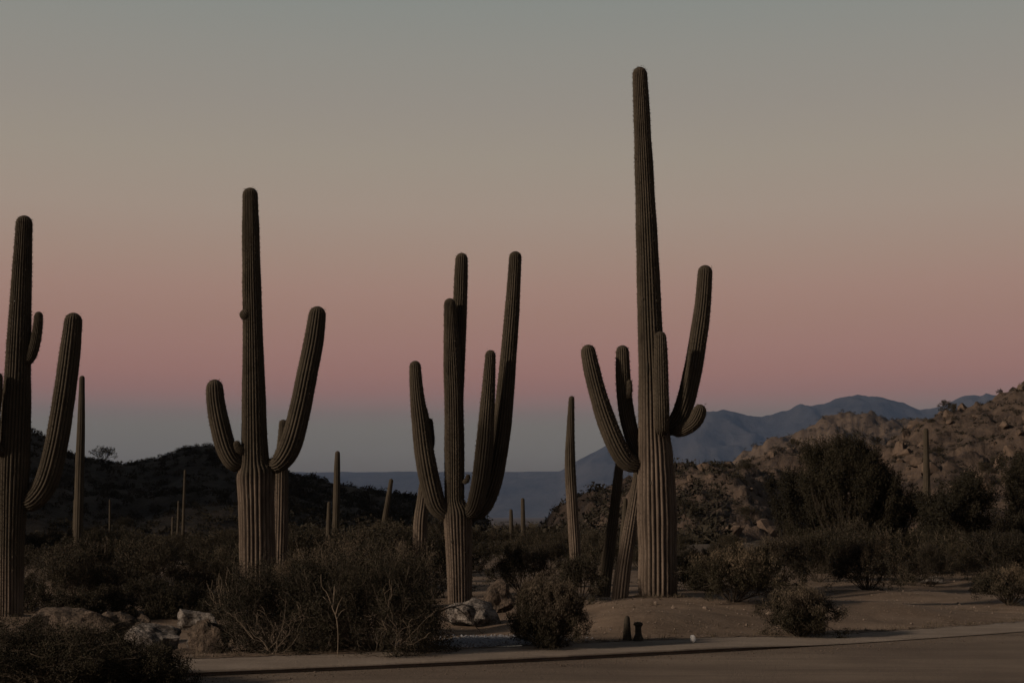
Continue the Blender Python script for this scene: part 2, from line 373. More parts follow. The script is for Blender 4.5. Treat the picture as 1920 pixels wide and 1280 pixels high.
# ---------------------------------------------------------------- saguaros
def catmull(pts, n):
    p = np.array(pts, float); p = np.vstack([2 * p[0] - p[1], p, 2 * p[-1] - p[-2]])
    m = len(p) - 3; out = []
    u = np.linspace(0, m, n); i = np.minimum(u.astype(int), m - 1); f = (u - i)[:, None]
    a, b, c, d = p[i], p[i + 1], p[i + 2], p[i + 3]
    return 0.5 * (2 * b + (c - a) * f + (2 * a - 5 * b + 4 * c - d) * f ** 2 + (3 * b - a - 3 * c + d) * f ** 3)
def limb_mesh(name, pts, ribs, depth, rng, origin, cork_z=None, sub=7, step=0.07, spines=True, round_base=False):
    """pts: list of (x,y,z,r), base first, tip last. Returns skin mesh and spine mesh in coordinates relative to origin."""
    P4 = catmull(pts, 400)
    seg = np.linalg.norm(np.diff(P4[:, :3], axis=0), axis=1); s = np.concatenate([[0], np.cumsum(seg)])
    L = s[-1]; rt = P4[-1, 3]
    rtip = rt * 1.15                                          # length of the domed tip
    k = max(6, int((L - rtip) / step))
    body = np.linspace(0, L - rtip, k)
    cap = L - rtip + rtip * np.sin(np.linspace(0, math.pi / 2, 9))[1:]
    ss = np.concatenate([body, cap])
    C = np.stack([np.interp(ss, s, P4[:, j]) for j in range(4)], -1)
    rr = C[:, 3] * (1 + 0.034 * noise3(ss * 2.1, rng.integers(99), 0.3) + 0.012 * noise3(ss * 6.0, rng.integers(99), 0.7))
    q = np.clip((ss - (L - rtip)) / rtip, 0, 1); rr = rr * np.sqrt(np.maximum(1 - q ** 2.3, 0.0008))
    if round_base:
        q = np.clip(ss / (C[0, 3] * 1.2), 0, 1); rr = rr * (0.62 + 0.38 * np.sqrt(1 - (1 - q) ** 2))
    T = np.gradient(C[:, :3], axis=0); T /= np.linalg.norm(T, axis=1)[:, None]
    N = np.zeros_like(T); v = np.array([1.0, 0.2, 0.1]) if abs(T[0][0]) < 0.9 else np.array([0, 0, 1.0])
    v = v - T[0] * v.dot(T[0]); N[0] = v / np.linalg.norm(v)
    for i in range(1, len(T)):
        v = N[i - 1] - T[i] * N[i - 1].dot(T[i]); N[i] = v / np.linalg.norm(v)
    B = np.cross(T, N)
    nc = ribs * sub; th = np.arange(nc) / nc * 2 * math.pi
    ph0 = rng.uniform(0, 6.28); tw = 0.10 * noise3(ss * 0.5, ph0, 0.1)
    wav = np.abs(np.cos(ribs * th / 2)) ** 0.75                    # rounded crests, sharp valleys
    crest = 1 - depth + depth * wav
    ribvar = 1 + 0.018 * noise3(th * ribs / 6.2832, ph0, 0.2)
    fade = np.clip((L - ss) / (rtip * 0.8), 0.25, 1)[:, None]
    rad = rr[:, None] * (1 - (1 - crest[None, :]) * fade) * ribvar[None, :]
    rad = rad * (1 + 0.012 * noise3(ss[:, None] * 9, th[None, :] * ribs / 3.0, ph0))
    ang = th[None, :] + ph0 + tw[:, None]
    V = C[:, None, :3] + rad[..., None] * (np.cos(ang)[..., None] * N[:, None] + np.sin(ang)[..., None] * B[:, None])
    nv = len(ss)
    Vf = np.vstack([V.reshape(-1, 3), C[-1:, :3] + T[-1:] * 0.004])
    last = (nv - 1) * nc; ci = len(Vf) - 1
    tri = np.stack([last + np.arange(nc), last + (np.arange(nc) + 1) % nc, np.full(nc, ci)], -1)
    me = mesh(name, Vf - origin, [grid_faces(nv, nc, True), tri], True)
    if cork_z is None: ck = np.zeros(len(Vf))
    else:
        zz = Vf[:, 2] + 0.25 * noise3(np.concatenate([np.repeat(ss, nc) * 1.2, [0]]), np.concatenate([np.tile(th * 3, nv), [0]]), 1.7)
        ck = 1 - sstep(cork_z[0], cork_z[1], zz)
    fattr(me, "corky", ck)
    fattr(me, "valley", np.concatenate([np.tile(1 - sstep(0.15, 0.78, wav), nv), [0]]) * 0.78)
    sp = None
    if spines:
        sn = np.arange(0.05, L - 0.02, 0.045); k = len(sn)
        ct = np.arange(ribs) / ribs * 2 * math.pi
        Ci = np.stack([np.interp(sn, ss, C[:, j]) for j in range(3)], -1); ri = np.interp(sn, ss, rr); twi = np.interp(sn, ss, tw)
        fr = lambda A: np.stack([np.interp(sn, ss, A[:, j]) for j in range(3)], -1)
        Ni, Bi, Ti = fr(N), fr(B), fr(T)
        an = ct[None, :] + ph0 + twi[:, None]
        out = np.cos(an)[..., None] * Ni[:, None] + np.sin(an)[..., None] * Bi[:, None]
        base = (Ci[:, None] + ri[:, None, None] * out * 0.995).reshape(-1, 3); out = out.reshape(-1, 3)
        Tn = np.repeat(Ti, ribs, 0); base = base + Tn * rng.normal(0, 0.02, (len(base), 1)); side = np.cross(out, Tn)
        allv = []
        for j in range(4):
            d = out + Tn * rng.normal(0, 0.7, (len(base), 1)) + side * rng.normal(0, 0.7, (len(base), 1))
            d /= np.linalg.norm(d, axis=1)[:, None]
            ln = rng.uniform(0.012, 0.036, (len(base), 1)); w = np.cross(d, rng.normal(size=(len(base), 3))); w /= np.linalg.norm(w, axis=1)[:, None]
            b2 = base - out * 0.004
            allv.append(np.stack([b2 + w * 0.0026, b2 - w * 0.0026, base + d * ln], 1))
        A = np.concatenate(allv).reshape(-1, 3)
        sp = mesh(name + '_spines', A - origin, np.arange(len(A)).reshape(-1, 3), False)
    return me, sp

def saguaro(label, Y, trunk, arms=(), ribs=25, armribs=19, cork=None, seed=0, depth=0.17, spines=True, group=None, step=0.07, sub=7, base_drop=0.12):
    """trunk / arm control points in photo pixels: (px, py, width_px, depth offset in m); base first."""
    rng = np.random.default_rng(seed)
    def conv(lst):
        out = []
        for q in lst:
            px, py, w = q[:3]; dy = q[3] if len(q) > 3 else 0.0
            p = P(px, py, Y + dy); out.append((*p, w * 0.5 * (Y + dy) / F))
        return out
    tp = conv(trunk)
    b = tp[0]; zb = gz(b[0], b[1]); tp[0] = (b[0], b[1], min(b[2], zb) - base_drop, b[3])
    if tp[1][2] <= tp[0][2] + 0.1: tp.pop(1)
    org = np.array([b[0], b[1], zb])
    root = empty('saguaro_cactus', org); tag(root, label, 'cactus', group)
    cz = None
    if cork: cz = (P(trunk[0][0], cork[0], Y)[2], P(trunk[0][0], cork[1], Y)[2])
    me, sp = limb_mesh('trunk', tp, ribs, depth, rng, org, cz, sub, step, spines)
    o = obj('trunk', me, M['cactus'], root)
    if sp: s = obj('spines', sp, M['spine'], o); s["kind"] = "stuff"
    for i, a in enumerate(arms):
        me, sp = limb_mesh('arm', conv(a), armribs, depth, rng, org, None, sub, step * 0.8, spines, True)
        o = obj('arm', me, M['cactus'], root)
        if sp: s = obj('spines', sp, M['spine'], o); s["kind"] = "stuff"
    return root

saguaro("tall saguaro cut by the left frame edge with one big raised right arm", 21.5,
    [(19, 1140, 50), (20, 1050, 48), (23, 970, 50), (26, 900, 54), (31, 760, 52), (34, 680, 47), (39, 560, 39), (44, 450, 32), (46, 404, 29)],
    [[(40, 945, 30), (62, 938, 38), (86, 905, 42), (104, 840, 43), (119, 750, 41), (131, 660, 38), (139, 586, 32)],
     [(48, 682, 16, -.05), (58, 668, 20, -.05), (66, 642, 20, -.05), (71, 610, 18, -.05), (73, 584, 15, -.05)],
     [(14, 850, 20, -.1), (-12, 835, 24, -.25), (-14, 790, 26, -.28), (-8, 740, 24, -.28), (-4, 698, 18, -.28)]],
    cork=(1120, 1000), seed=1)
saguaro("saguaro with a short bent left arm and longer right arm above the big dark shrub", 25.0,
    [(484, 1120, 64), (483, 1040, 66), (481, 960, 68), (480, 905, 70), (480, 884, 68), (478, 868, 55), (477, 820, 48), (476, 740, 43), (474, 620, 37), (471, 480, 34), (469, 352, 28)],
    [[(462, 866, 22, .02), (442, 868, 34, -.05), (425, 842, 38, -.08), (412, 795, 38, -.08), (404, 750, 35, -.08), (402, 711, 31, -.08)],
     [(500, 868, 22), (521, 870, 34, -.05), (544, 836, 42, -.08), (562, 770, 41, -.08), (576, 700, 39, -.08), (588, 640, 37, -.08), (597, 574, 31, -.08)],
     [(470, 594, 20, -.05), (461, 590, 24, -.08), (456, 580, 20, -.08)],
     [(462, 850, 12, -.1), (448, 842, 16, -.16), (442, 826, 12, -.18)]],
    cork=(905, 868), seed=2)
saguaro("many-armed saguaro rising behind the white boulder in the middle", 25.4,
    [(863, 1112, 44), (861, 1050, 48), (859, 990, 52), (858, 962, 53), (854, 946, 40), (852, 930, 37), (852, 850, 37), (851, 750, 36), (847, 650, 31), (843, 559, 21)],
    [[(856, 800, 20, .22), (857, 740, 24, .26), (859, 660, 27, .28), (863, 560, 27, .28), (866, 474, 23, .28)],
     [(846, 968, 20), (822, 952, 34, -.03), (808, 910, 38, -.05), (796, 850, 37, -.05), (788, 790, 32, -.05), (781, 730, 26, -.05), (778, 676, 21, -.05)],
     [(800, 855, 12, .1), (802, 820, 15, .16), (798, 785, 14, .16), (795, 764, 11, .16)],
     [(802, 860, 12, .14), (808, 830, 14, .26), (807, 805, 13, .26), (806, 784, 10, .26)],
     [(872, 966, 20, -.08), (888, 952, 30, -.16), (900, 905, 33, -.2), (908, 840, 33, -.2), (913, 770, 29, -.2), (917, 710, 24, -.2), (920, 656, 19, -.2)],
     [(876, 968, 22, .08), (902, 952, 34, .12), (922, 905, 37, .16), (935, 840, 36, .18), (945, 760, 34, .18), (954, 660, 30, .18), (961, 570, 27, .18), (967, 471, 23, .18)],
     [(868, 904, 8, -.1), (876, 900, 9, -.16), (878, 889, 8, -.18)]],
    cork=(985, 945), seed=3)
saguaro("tallest saguaro with thick ribbed trunk on the sand mound right of centre", 22.6,
    [(1233, 1136, 68), (1233, 1060, 72), (1232, 980, 72), (1230, 900, 69), (1228, 845, 65), (1226, 810, 60), (1223, 720, 52), (1219, 620, 46), (1214, 480, 42), (1208, 330, 36), (1203, 210, 31), (1199, 126, 27)],
    [[(1205, 872, 24, .02), (1178, 866, 34, -.02), (1158, 838, 37, -.05), (1136, 785, 36, -.05), (1119, 730, 33, -.05), (1107, 680, 30, -.05), (1101, 646, 25, -.05)],
     [(1208, 868, 22, .1), (1192, 838, 28, .16), (1178, 790, 30, .2), (1171, 745, 29, .2), (1168, 700, 28, .2), (1167, 647, 24, .2)],
     [(1174, 752, 10, .1), (1179, 735, 13, .1), (1180, 712, 10, .1)],
     [(1236, 800, 18, -.1), (1241, 806, 24, -.26), (1241, 775, 28, -.36), (1240, 730, 28, -.37), (1239, 680, 27, -.37), (1238, 621, 22, -.36)],
     [(1240, 806, 24, .05), (1264, 796, 32, .1), (1283, 760, 35, .12), (1299, 695, 35, .12), (1310, 630, 33, .12), (1318, 570, 31, .12), (1323, 497, 26, .12)],
     [(1262, 812, 16, -.1), (1280, 806, 24, -.2), (1300, 793, 27, -.26), (1310, 776, 27, -.28), (1315, 758, 20, -.28)]],
    cork=(930, 610), seed=4, ribs=25)
saguaro("single-stemmed saguaro half hidden behind the short-armed cactus's right arm", 28.5,
    [(526, 1060, 28), (526, 1000, 28), (527, 920, 27), (528, 860, 23), (530, 820, 18), (531, 786, 14)], cork=(950, 850), seed=5, ribs=16)
saguaro("slim pointed armless saguaro left of the tallest cactus", 29.5,
    [(1082, 1100, 19), (1078, 1030, 21), (1073, 950, 21), (1069, 870, 20), (1070, 800, 15), (1072, 742, 10)], cork=(960, 860), seed=6, ribs=15)
saguaro("dark slender saguaro leaning right, seen below the tallest cactus's left arms", 27.2,
    [(1130, 1106, 25), (1138, 1060, 23), (1149, 980, 20), (1157, 910, 18), (1162, 865, 15), (1164, 840, 12)], seed=7, ribs=15)
saguaro("leaning saguaro stem touching the left side of the tallest cactus trunk", 26.0,
    [(1160, 1108, 31), (1168, 1070, 29), (1180, 1000, 26), (1190, 940, 23), (1197, 890, 19), (1201, 860, 14)], cork=(1000, 860), seed=8, ribs=15)
saguaro("thin far saguaro seen between the two leaning stems", 33.0,
    [(1164, 1100, 12), (1167, 1020, 12), (1171, 970, 10), (1173, 933, 8)], seed=9, ribs=11, sub=5, spines=False)
saguaro("tapering saguaro stub behind the many-armed cactus's left arm", 29.0,
    [(786, 1040, 27), (788, 990, 26), (793, 940, 23), (798, 890, 17), (800, 870, 12)], cork=(1000, 900), seed=10, ribs=14)
far = [
 ("slender saguaro standing just right of the left cactus's big arm", 40, [(146, 1050, 16), (149, 900, 17), (152, 800, 15), (154, 704, 10)]),
 ("thin upright saguaro on the dark slope right of the short-armed cactus", 46, [(629, 1010, 14), (631, 930, 13), (632, 880, 12), (633, 845, 9)]),
 ("thin leaning saguaro with its top against the blue horizon band", 43, [(713, 1035, 13), (718, 1000, 12), (727, 940, 10), (734, 897, 8)]),
 ("shorter of the two thin saguaros in the middle distance", 75, [(961, 1060, 8), (959, 1000, 8), (958, 954, 6)]),
 ("taller of the two thin saguaros in the middle distance", 70, [(981, 1065, 9), (981, 1000, 9), (980, 933, 7)]),
 ("lone pole-like saguaro in front of the rocky hill at right", 48, [(1739, 1030, 14), (1738, 940, 14), (1737, 870, 12), (1736, 802, 9)]),
 ("tallest of three faint thin saguaros on the dark hillside", 90, [(343, 1000, 6), (345, 940, 5), (347, 880, 4)]),
 ("middle one of three faint thin saguaros on the dark hillside", 88, [(332, 1020, 5), (334, 980, 5), (335, 938, 4)]),
 ("shortest of three faint thin saguaros on the dark hillside", 85, [(322, 1030, 5), (323, 1000, 5), (324, 968, 4)]),
 ("faint saguaro in the dark gap beside the left cactus's elbow", 60, [(139, 1060, 8), (140, 1000, 8), (141, 935, 6)]),
 ("faint thin saguaro low on the slope below the hill saddle", 95, [(206, 1010, 4), (206, 970, 4), (206, 936, 3)]),
 ("short dim saguaro beside the thin upright one on the slope", 50, [(616, 1020, 9), (616, 990, 9), (617, 940, 6)]),
]
for i, (lb, Y, tr) in enumerate(far):
    saguaro(lb, Y, tr, seed=40 + i, ribs=11, sub=5, spines=False, step=0.14, depth=0.14)

# ---------------------------------------------------------------- shrubs and trees
def norm(a): return a / np.maximum(np.linalg.norm(a, axis=-1, keepdims=True), 1e-9)
def tubes(S0, S1, R0, R1):
    d = norm(S1 - S0); h = np.where(np.abs(d[:, 2:3]) > 0.9, np.array([[1.0, 0, 0]]), np.array([[0, 0, 1.0]]))
    u = norm(np.cross(d, h)); v = np.cross(d, u); n = len(S0); V = []
    for C, Rr in ((S0, R0), (S1, R1)):
        for k in range(3):
            a = 2 * math.pi * k / 3; V.append(C + Rr[:, None] * (math.cos(a) * u + math.sin(a) * v))
    V = np.stack(V, 1).reshape(-1, 3); b = np.arange(n)[:, None] * 6
    f = np.concatenate([b + np.array([[k, (k + 1) % 3, 3 + (k + 1) % 3, 3 + k]]) for k in range(3)])
    return V, f
def leaves(Pn, L, Wd, rng, up=0.3):
    n = len(Pn); a = norm(rng.normal(size=(n, 3)) + np.array([0, 0, up])); w = norm(np.cross(a, rng.normal(size=(n, 3))))
    l = L * rng.uniform(0.6, 1.3, (n, 1)); wd = Wd * rng.uniform(0.6, 1.3, (n, 1))
    V = np.stack([Pn - a * l * 0.5, Pn + w * wd * 0.5, Pn + a * l * 0.5, Pn - w * wd * 0.5], 1).reshape(-1, 3)
    return V, np.arange(4 * n).reshape(-1, 4)
def grow(rng, nstem, levels, kids, spread0, jit, trop, seglen, decay, r0, base_r=0.12, nseg=3, kid_spread=0.6, droop=0.0):
    th = rng.uniform(0, 2 * math.pi, nstem); inc = spread0 * np.sqrt(rng.uniform(0.02, 1, nstem))
    pos = np.stack([np.cos(th), np.sin(th), 0 * th], -1) * base_r * rng.uniform(0, 1, (nstem, 1))
    d = np.stack([np.cos(th) * np.sin(inc), np.sin(th) * np.sin(inc), np.cos(inc)], -1)
    rad = np.full(nstem, r0); A, Bs, RA, RB, LV = [], [], [], [], []
    ln = seglen
    for lv in range(levels):
        mids = []
        for s in range(nseg):
            d = norm(d + rng.normal(0, jit, d.shape) + np.array([0, 0, trop - droop * lv]))
            step = ln * rng.uniform(0.7, 1.3, (len(d), 1)); q = pos + d * step
            q[:, 2] = np.maximum(q[:, 2], 0.03)
            r2 = rad * 0.86; A.append(pos); Bs.append(q); RA.append(rad); RB.append(r2); LV.append(np.full(len(q), lv))
            pos, rad = q, r2; mids.append((pos, d, rad))
        if lv < levels - 1:
            np_, nd, nrd = [], [], []
            for k in range(kids):
                sp, sd, sr = mids[-1] if k < 2 else mids[rng.integers(0, nseg)]
                np_.append(sp); nd.append(norm(sd + rng.normal(0, kid_spread, sd.shape))); nrd.append(sr * 0.72)
            pos, d, rad = np.concatenate(np_), np.concatenate(nd), np.concatenate(nrd)
        ln *= decay
    return [np.concatenate(a) for a in (A, Bs, RA, RB, LV)]
def shrub_meshes(name, rng, w, dp, h, g, nleaf, L, Wd, twig_min=0.0025, leaf_levels=2, leaf_jit=0.03, dry_top=0.0, up=0.4):
    A, B, RA, RB, LV = g
    allp = np.concatenate([A, B]); ex = np.percentile(np.abs(allp[:, 0]), 98), np.percentile(np.abs(allp[:, 1]), 98), np.percentile(allp[:, 2], 99)
    sc = np.array([w / 2 / ex[0], dp / 2 / ex[1], h / ex[2]])
    A, B = A * sc, B * sc
    V, f = tubes(A, B, np.maximum(RA, twig_min), np.maximum(RB, twig_min))
    br = mesh(name + '_branches', V, f)
    mx = LV.max(); idx = np.where(LV > mx - leaf_levels)[0]
    pk = rng.choice(idx, nleaf); tt = rng.uniform(0, 1, (nleaf, 1))
    lp = A[pk] * (1 - tt) + B[pk] * tt + rng.normal(0, leaf_jit, (nleaf, 3)); lp[:, 2] = np.maximum(lp[:, 2], 0.01)
    if dry_top > 0:
        cl = lp[:, 2] / h + 0.55 * noise3(lp[:, 0] * 3.5, lp[:, 1] * 3.5, lp[:, 2] * 2.5, 7) + rng.normal(0, 0.16, nleaf)
        isd = cl > 1.06 - dry_top
    else: isd = np.zeros(nleaf, bool)
    out = [br, None, None]
    V, f = leaves(lp[~isd], L, Wd, rng, up); out[1] = mesh(name + '_foliage', V, f)
    if isd.any():
        V, f = leaves(lp[isd], L * 1.1, Wd * 0.8, rng, up + 1.0); out[2] = mesh(name + '_dry', V, f)
    return out
def shrub(name, label, cat, pos, meshes, leafmat, twigmat=None, group=None, rot=0.0, parts=('branches', 'foliage', 'dry_tips')):
    z = gz(pos[0], pos[1]) if len(pos) < 3 else pos[2]
    root = empty(name, (pos[0], pos[1], z - 0.02)); root.rotation_euler.z = rot; tag(root, label, cat, group)
    obj(parts[0], meshes[0], twigmat or M['twig'], root)
    o = obj(parts[1], meshes[1], leafmat, root)
    if meshes[2]: obj(parts[2], meshes[2], M['dry'], root)
    return root
def at(px, Y): 
    p = P(px, 965, Y); return (p[0], Y)
def px2m(w, Y): return w * Y / F
rng = np.random.default_rng(11)
G_cre = lambda r, n=16, l=4: grow(r, n, l, 3, 1.15, 0.16, 0.10, 0.30, 0.62, 0.012)
G_brush = lambda r, n=60: grow(r, n, 3, 3, 1.5, 0.09, 0.13, 0.30, 0.6, 0.005, 0.3, 2, 0.35)
G_low = lambda r, n=26, l=4: grow(r, n, l, 3, 1.45, 0.20, 0.06, 0.28, 0.62, 0.010, 0.35)

# the big dark shrub in front (left and right halves are two plants)
Y = 16.9
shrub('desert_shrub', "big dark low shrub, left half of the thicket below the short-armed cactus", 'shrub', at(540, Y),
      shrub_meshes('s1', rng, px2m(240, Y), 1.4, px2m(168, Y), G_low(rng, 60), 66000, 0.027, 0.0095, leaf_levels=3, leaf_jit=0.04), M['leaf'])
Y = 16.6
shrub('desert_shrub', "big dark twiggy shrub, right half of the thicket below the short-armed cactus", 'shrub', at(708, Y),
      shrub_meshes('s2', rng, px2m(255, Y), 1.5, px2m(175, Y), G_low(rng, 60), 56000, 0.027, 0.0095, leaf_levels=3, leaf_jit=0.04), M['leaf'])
Y = 18.6
shrub('desert_shrub', "dry brown-topped shrub behind the big dark thicket", 'shrub', at(640, Y),
      shrub_meshes('s3', rng, px2m(180, Y), 1.2, px2m(190, Y), G_cre(rng, 18), 14000, 0.026, 0.010, dry_top=0.45), M['leaf2'])
shrub('desert_shrub', "brownish shrub between the leaning thin saguaro and the many-armed cactus", 'shrub', at(768, 19.2),
      shrub_meshes('s4', rng, px2m(120, 19.2), 1.0, px2m(170, 19.2), G_cre(rng, 14), 8000, 0.026, 0.010, dry_top=0.4), M['leaf2'])
shrub('desert_shrub', "brown bush at the foot of the half-hidden single-stemmed saguaro", 'shrub', at(560, 20.5),
      shrub_meshes('s5', rng, px2m(120, 20.5), 1.0, px2m(130, 20.5), G_cre(rng, 14), 9000, 0.026, 0.010, dry_top=0.5), M['leaf2'])
shrub('desert_shrub', "nearly bare shrub with pale crooked twigs left of the big dark thicket", 'shrub', at(440, 18.4),
      shrub_meshes('s6', rng, px2m(110, 18.4), 0.8, px2m(150, 18.4), grow(rng, 9, 4, 2, 0.9, 0.34, 0.05, 0.3, 0.7, 0.009), 1500, 0.024, 0.010), M['leaf'], M['paletwig'])
for i, (px, Yb, wp, hp, lb) in enumerate([(745, 15.95, 170, 130, "bare pale twigs tangled in the right half of the big dark thicket"), (520, 16.2, 150, 100, "bare pale twigs tangled in the left half of the big dark thicket"),
                                       (660, 17.4, 200, 190, "tall bare crooked twigs rising out of the middle of the big dark thicket")]):
    shrub('bare_shrub', lb, 'shrub', at(px, Yb), shrub_meshes('bt%d' % i, rng, px2m(wp, Yb), 0.6, px2m(hp, Yb), grow(rng, 9, 4, 2, 1.2, 0.36, 0.05, 0.3, 0.72, 0.006), 400, 0.022, 0.008, 0.0018), M['leaf2'], M['paletwig'])
# corner shrub
Y = 13.4
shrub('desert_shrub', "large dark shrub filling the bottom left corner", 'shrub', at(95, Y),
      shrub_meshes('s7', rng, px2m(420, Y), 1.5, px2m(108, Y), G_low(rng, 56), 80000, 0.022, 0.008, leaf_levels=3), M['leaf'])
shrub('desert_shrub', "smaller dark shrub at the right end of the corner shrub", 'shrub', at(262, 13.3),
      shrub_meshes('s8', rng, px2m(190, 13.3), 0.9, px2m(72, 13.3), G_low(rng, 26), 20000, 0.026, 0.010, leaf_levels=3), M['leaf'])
# round brushy bush beside the pavement
Y = 17.0
shrub('desert_shrub', "round brushy bush with brown top standing beside the pavement", 'shrub', at(1030, Y),
      shrub_meshes('s9', rng, px2m(126, Y), 0.8, px2m(124, Y), G_brush(rng, 130), 60000, 0.030, 0.0075, leaf_levels=3, leaf_jit=0.022, dry_top=0.22, up=0.9), M['leaf'])
shrub('desert_shrub', "dark bush between the round brushy bush and the leaning stems", 'shrub', at(1086, 22.4),
      shrub_meshes('s10', rng, px2m(100, 22.4), 0.9, px2m(92, 22.4), G_cre(rng, 20), 9000, 0.034, 0.013), M['leaf'])
shrub('desert_shrub', "dark bush right of the white boulder behind the round bush", 'shrub', at(985, 26),
      shrub_meshes('s11', rng, px2m(130, 26), 1.2, px2m(90, 26), G_cre(rng, 22), 12000, 0.036, 0.014), M['leaf'])
# right side shrubs
shrub('desert_shrub', "spreading bush just right of the tallest cactus's foot", 'shrub', at(1372, 21.8),
      shrub_meshes('s12', rng, px2m(165, 21.8), 1.1, px2m(98, 21.8), G_cre(rng, 34), 36000, 0.036, 0.010, leaf_levels=3, dry_top=0.10, up=0.8), M['leaf'])
shrub('desert_shrub', "low tufted bush nearest the pavement on the right sand flat", 'shrub', at(1492, 19.0),
      shrub_meshes('s13', rng, px2m(140, 19.0), 0.9, px2m(88, 19.0), G_cre(rng, 34), 32000, 0.032, 0.009, leaf_levels=3, dry_top=0.10, up=0.8), M['leaf'])
shrub('desert_shrub', "dark bush at the foot of the feathery tree", 'shrub', at(1622, 29.5),
      shrub_meshes('s14', rng, px2m(120, 29.5), 1.2, px2m(92, 29.5), G_cre(rng, 24), 16000, 0.040, 0.016, dry_top=0.12), M['leaf2'])
shrub('desert_shrub', "small brown bush at the foot of the lone pole-like saguaro", 'shrub', at(1733, 38.0),
      shrub_meshes('s15', rng, px2m(62, 38), 0.8, px2m(55, 38), G_brush(rng, 50), 9000, 0.05, 0.016, dry_top=0.6), M['leaf2'])
shrub('desert_shrub', "rounded bush on the sand cut by the right frame edge", 'shrub', at(1885, 25.0),
      shrub_meshes('s16', rng, px2m(120, 25), 1.0, px2m(70, 25), G_cre(rng, 34), 28000, 0.036, 0.011, leaf_levels=3, dry_top=0.05, up=0.7), M['leaf2'])
shrub('desert_shrub', "tall dark bush behind the tallest cactus's right side", 'shrub', at(1300, 29.0),
      shrub_meshes('s17', rng, px2m(100, 29), 1.1, px2m(72, 29), G_cre(rng, 22), 13000, 0.042, 0.016), M['leaf'])
shrub('desert_shrub', "grey-green bush between the spreading bush and the feathery tree", 'shrub', at(1452, 31.0),
      shrub_meshes('s18', rng, px2m(120, 31), 1.3, px2m(88, 31), G_cre(rng, 24), 16000, 0.044, 0.017, dry_top=0.15), M['leaf2'])
shrub('desert_shrub', "small pale bush in the dark gap behind the left rocks", 'shrub', at(172, 30.0),
      shrub_meshes('s19', rng, px2m(36, 30), 0.4, px2m(70, 30), G_cre(rng, 12), 3000, 0.036, 0.014), M['leaf2'])

zl = ["low dark bush behind the leftmost tan boulder", "low dark bush above the left end of the rock row", "low dark bush behind the small rock on the row",
      "low dark bush behind the grey boulder", "low dark bush between the rock row and the bare twiggy shrub", "low dark bush at the foot of the left cactus",
      "low dark bush behind the middle of the rock row"]
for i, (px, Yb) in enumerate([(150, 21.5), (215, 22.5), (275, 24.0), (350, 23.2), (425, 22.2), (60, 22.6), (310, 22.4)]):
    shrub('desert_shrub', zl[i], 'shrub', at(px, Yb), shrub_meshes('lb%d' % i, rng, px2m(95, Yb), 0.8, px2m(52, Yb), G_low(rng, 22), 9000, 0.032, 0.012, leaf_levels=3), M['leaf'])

# trees
def tree(label, px, Y, wpx, hpx, nstem, nleaf, L, Wd, seed, spread=0.75, trop=0.12, mat='leaf', cat='tree', group=None, jit=0.13, kid=0.42, lv=5, ll=3):
    r = np.random.default_rng(seed)
    g = grow(r, nstem, lv, 3, spread, jit, trop, 0.75, 0.66, 0.06, 0.15, 3, kid)
    A, B, RA, RB, LV = g
    ms = shrub_meshes('tree', r, px2m(wpx, Y), px2m(wpx, Y), px2m(hpx, Y), g, nleaf, L, Wd, 0.006, ll, 0.08, up=0.8)
    return shrub('palo_verde_tree', label, cat, at(px, Y), ms, M[mat], M['bark'], group, parts=('trunk', 'crown', 'dry_tips'))
tree("feathery desert tree with upswept branches in front of the rocky hill", 1580, 44, 185, 232, 30, 90000, 0.075, 0.020, 5, 1.2, 0.13, jit=0.10, kid=0.36, lv=4, ll=4)
tree("dark tree on the left flank of the feathery tree", 1505, 46, 130, 165, 16, 34000, 0.075, 0.022, 15, 1.2, 0.13, jit=0.10, kid=0.36, lv=4, ll=4)
tree("dark tree on the right flank of the feathery tree", 1655, 45, 120, 150, 16, 30000, 0.075, 0.022, 16, 1.2, 0.13, jit=0.10, kid=0.36, lv=4, ll=4)
tree("dark dense tree right of the lone pole-like saguaro", 1815, 42, 190, 175, 10, 34000, 0.075, 0.028, 6, 1.0, 0.06)
tree("dark dense tree cut by the right frame edge", 1925, 44, 200, 225, 10, 34000, 0.075, 0.028, 7, 0.9, 0.08)
tree("wispy small tree on the ridge saddle of the dark hill", 188, 200, 52, 31, 10, 700, 0.28, 0.06, 9, 1.0, 0.10, 'dry')

# thicket shrubs: shared meshes, one object each
protos = []
for i in range(5):
    r = np.random.default_rng(70 + i)
    protos.append(shrub_meshes('thicket%d' % i, r, 2.0, 2.0, 1.25 + 0.15 * (i % 3), G_cre(r, 16, 4), 9000, 0.058, 0.021, 0.005, leaf_levels=3, leaf_jit=0.05))
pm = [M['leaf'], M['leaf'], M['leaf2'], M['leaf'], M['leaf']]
roots = []
def place_copy(k, x, y, sc, label, group, rot):
    if k not in place_copy.first:
        rt = shrub('creosote_shrub', label, 'shrub', (x, y), protos[k], pm[k], None, group, rot); place_copy.first[k] = rt
    else:
        rt = copy_tree(place_copy.first[k]); tag(rt, label, 'shrub', group); rt.rotation_euler.z = rot
        rt.location = (x, y, gz(x, y) - 0.03)
    rt.scale = (sc, sc, sc * 1.0)
place_copy.first = {}
def zone(n, px0, px1, Y0, Y1, sc0, sc1, label, group, seed):
    r = np.random.default_rng(seed)
    for i in range(n):
        Y = math.exp(r.uniform(math.log(Y0), math.log(Y1))); x = at(r.uniform(px0, px1), Y)[0]
        place_copy(int(r.integers(5)), x, Y, float(r.uniform(sc0, sc1)), label, group, float(r.uniform(0, 6.28)))
zone(64, 30, 470, 25, 75, 0.4, 0.75, "dark creosote shrub in the shadowy thicket behind the left rocks", "shrubs behind the left rocks", 21)
